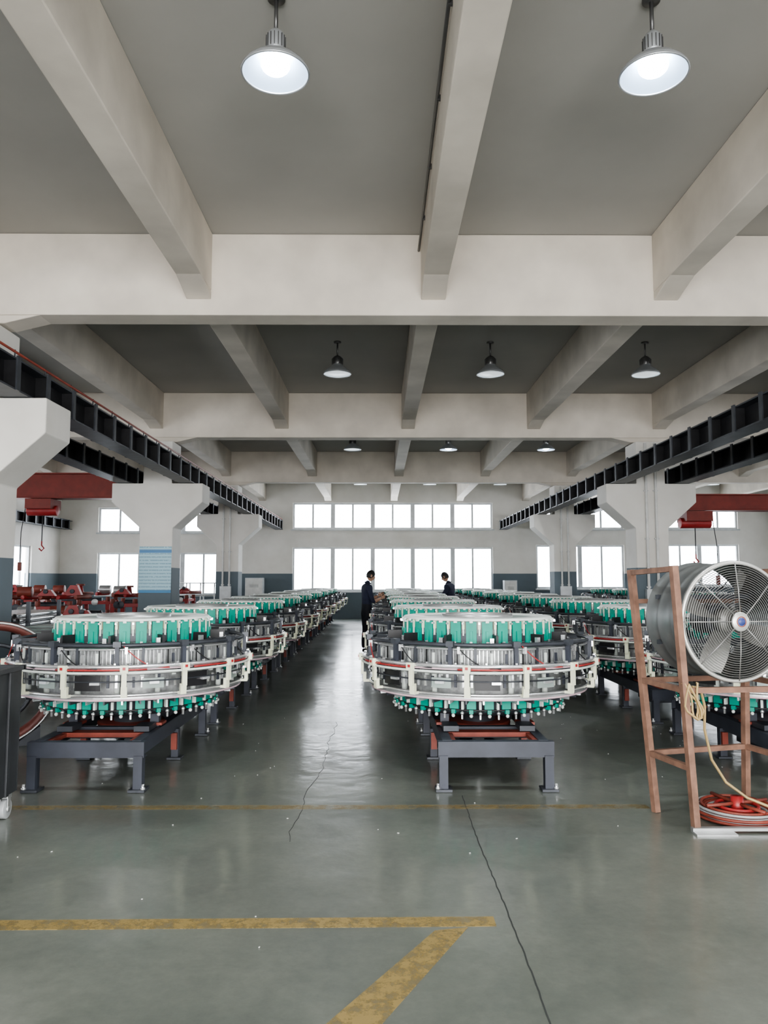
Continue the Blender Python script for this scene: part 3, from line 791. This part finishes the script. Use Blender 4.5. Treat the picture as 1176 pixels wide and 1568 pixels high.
    c=Vector(ln((0,.005,1.485))); mb.M=Matrix.Translation(c)@Matrix.Rotation(-lean-.2,4,'X'); mb.ring(.064,0,.014,M_shirt,24,8); mb.M=Matrix.Identity(4)
    for s,sg in enumerate((-1,1)):
        w=Vector(wr[s]); d=(w-Vector(elb[s])).normalized(); side=Vector((0,0,1)) if abs(d.z)<.8 else Vector((0,1,0))
        nrm=side.cross(d).normalized()*(-sg)
        if nrm.x*sg<0: nrm=-nrm
        up=d.cross(nrm).normalized()
        if up.z<0 : up=-up
        T=Matrix(((d.x,up.x,nrm.x,w.x),(d.y,up.y,nrm.y,w.y),(d.z,up.z,nrm.z,w.z),(0,0,0,1)))
        mb.M=T
        v2,f2=skin_eval([(0,0,0),(.035,0,0),(.075,0,0),(.09,0,0)],[(0,1),(1,2),(2,3)],[(.024,.02),(.036,.015),(.04,.014),(.037,.012)],2)
        mb.add(v2,f2,M_skin,True)
        for k,(off,ll) in enumerate(((.030,.072),(.010,.080),(-.010,.075),(-.030,.058))):
            P=[(.075,off,0),(.09+ll*.35,off*1.05,-.006),(.09+ll*.62,off*1.05,-.026),(.09+ll*.72,off*1.05,-.050)]
            mb.tube(P,[.0095,.009,.0085,.006],M_skin,8)
        mb.tube([(.02,.026,-.005),(.045,.050,-.018),(.07,.058,-.035),(.088,.055,-.048)],[.012,.011,.010,.007],M_skin,8)
        mb.M=Matrix.Identity(4)
    return mb,name,loc,rot
mb,n,l,r=person((-.27,16.6,0),rad(-72),.06,[(-.25,.10,1.10),(.25,.08,1.08)],[(-.12,.31,1.20),(.13,.30,1.16)],.30)
mb.cyl((-.10,.43,1.20),(.12,.43,1.24),.018,M_white)
mb.build("standing_worker",0,l,r)
mb,n,l,r=person((1.78,18.84,0),rad(62),.16,[(-.24,.18,1.12),(.25,.16,1.10)],[(-.15,.40,1.14),(.14,.40,1.12)],.45)
mb.build("standing_worker",0,l,r)

# ------------------------------------------------------------ world + lights
w=bpy.data.worlds.new("World"); scene.world=w; w.use_nodes=True
bg=w.node_tree.nodes["Background"]; bg.inputs[0].default_value=(.96,.975,1.0,1); bg.inputs[1].default_value=12.0
def area(name,loc,rot,sx,sy,e,col=(1,.97,.92),portal=False):
    ld=bpy.data.lights.new(name,'AREA'); ld.shape='RECTANGLE'; ld.size=sx; ld.size_y=sy; ld.energy=e; ld.color=col
    if portal: ld.cycles.is_portal=True
    o=bpy.data.objects.new(name,ld); scene.collection.objects.link(o); o.location=loc; o.rotation_euler=rot
    return o
area("daylight_entrance",(.5,YB-.26,2.15),(rad(90),0,0),8.2,4.3,1,(1,1,1),True)
area("daylight_entrance",(-8.75,YB-.26,2.6),(rad(90),0,0),5.5,3.2,1,(1,1,1),True)
area("daylight_entrance",(10,YB-.26,2.6),(rad(90),0,0),6,3.2,1,(1,1,1),True)
area("daylight_entrance",(.5,YB-.1,2.2),(rad(90),0,0),8,4,700,(1,.94,.86))
for h in farh:
    area("window_daylight",((h[0]+h[1])/2,YF-.02,(h[2]+h[3])/2),(rad(-90),0,0),h[1]-h[0],h[3]-h[2],1,(1,1,1),True)
for i,h in enumerate(lefth+righth):
    L_=i<len(lefth)
    area("window_daylight",((XL-.26) if L_ else (XR+.26),(h[0]+h[1])/2,(h[2]+h[3])/2),(0,rad(-90) if L_ else rad(90),0),h[3]-h[2],h[1]-h[0],1,(1,1,1),True)

# ------------------------------------------------------------ camera
cd=bpy.data.cameras.new("camera"); cam=bpy.data.objects.new("camera",cd); scene.collection.objects.link(cam)
cam.location=(0,0,1.55); cam.rotation_euler=(rad(95.04),0,rad(-.39))
cd.sensor_fit='VERTICAL'; cd.sensor_height=36; cd.lens=1662/2212*36; cd.clip_end=200; cd.clip_start=.05
scene.camera=cam
scene.view_settings.view_transform='AgX'
try: scene.view_settings.look='AgX - Medium High Contrast'
except Exception: pass
scene.view_settings.exposure=-0.02
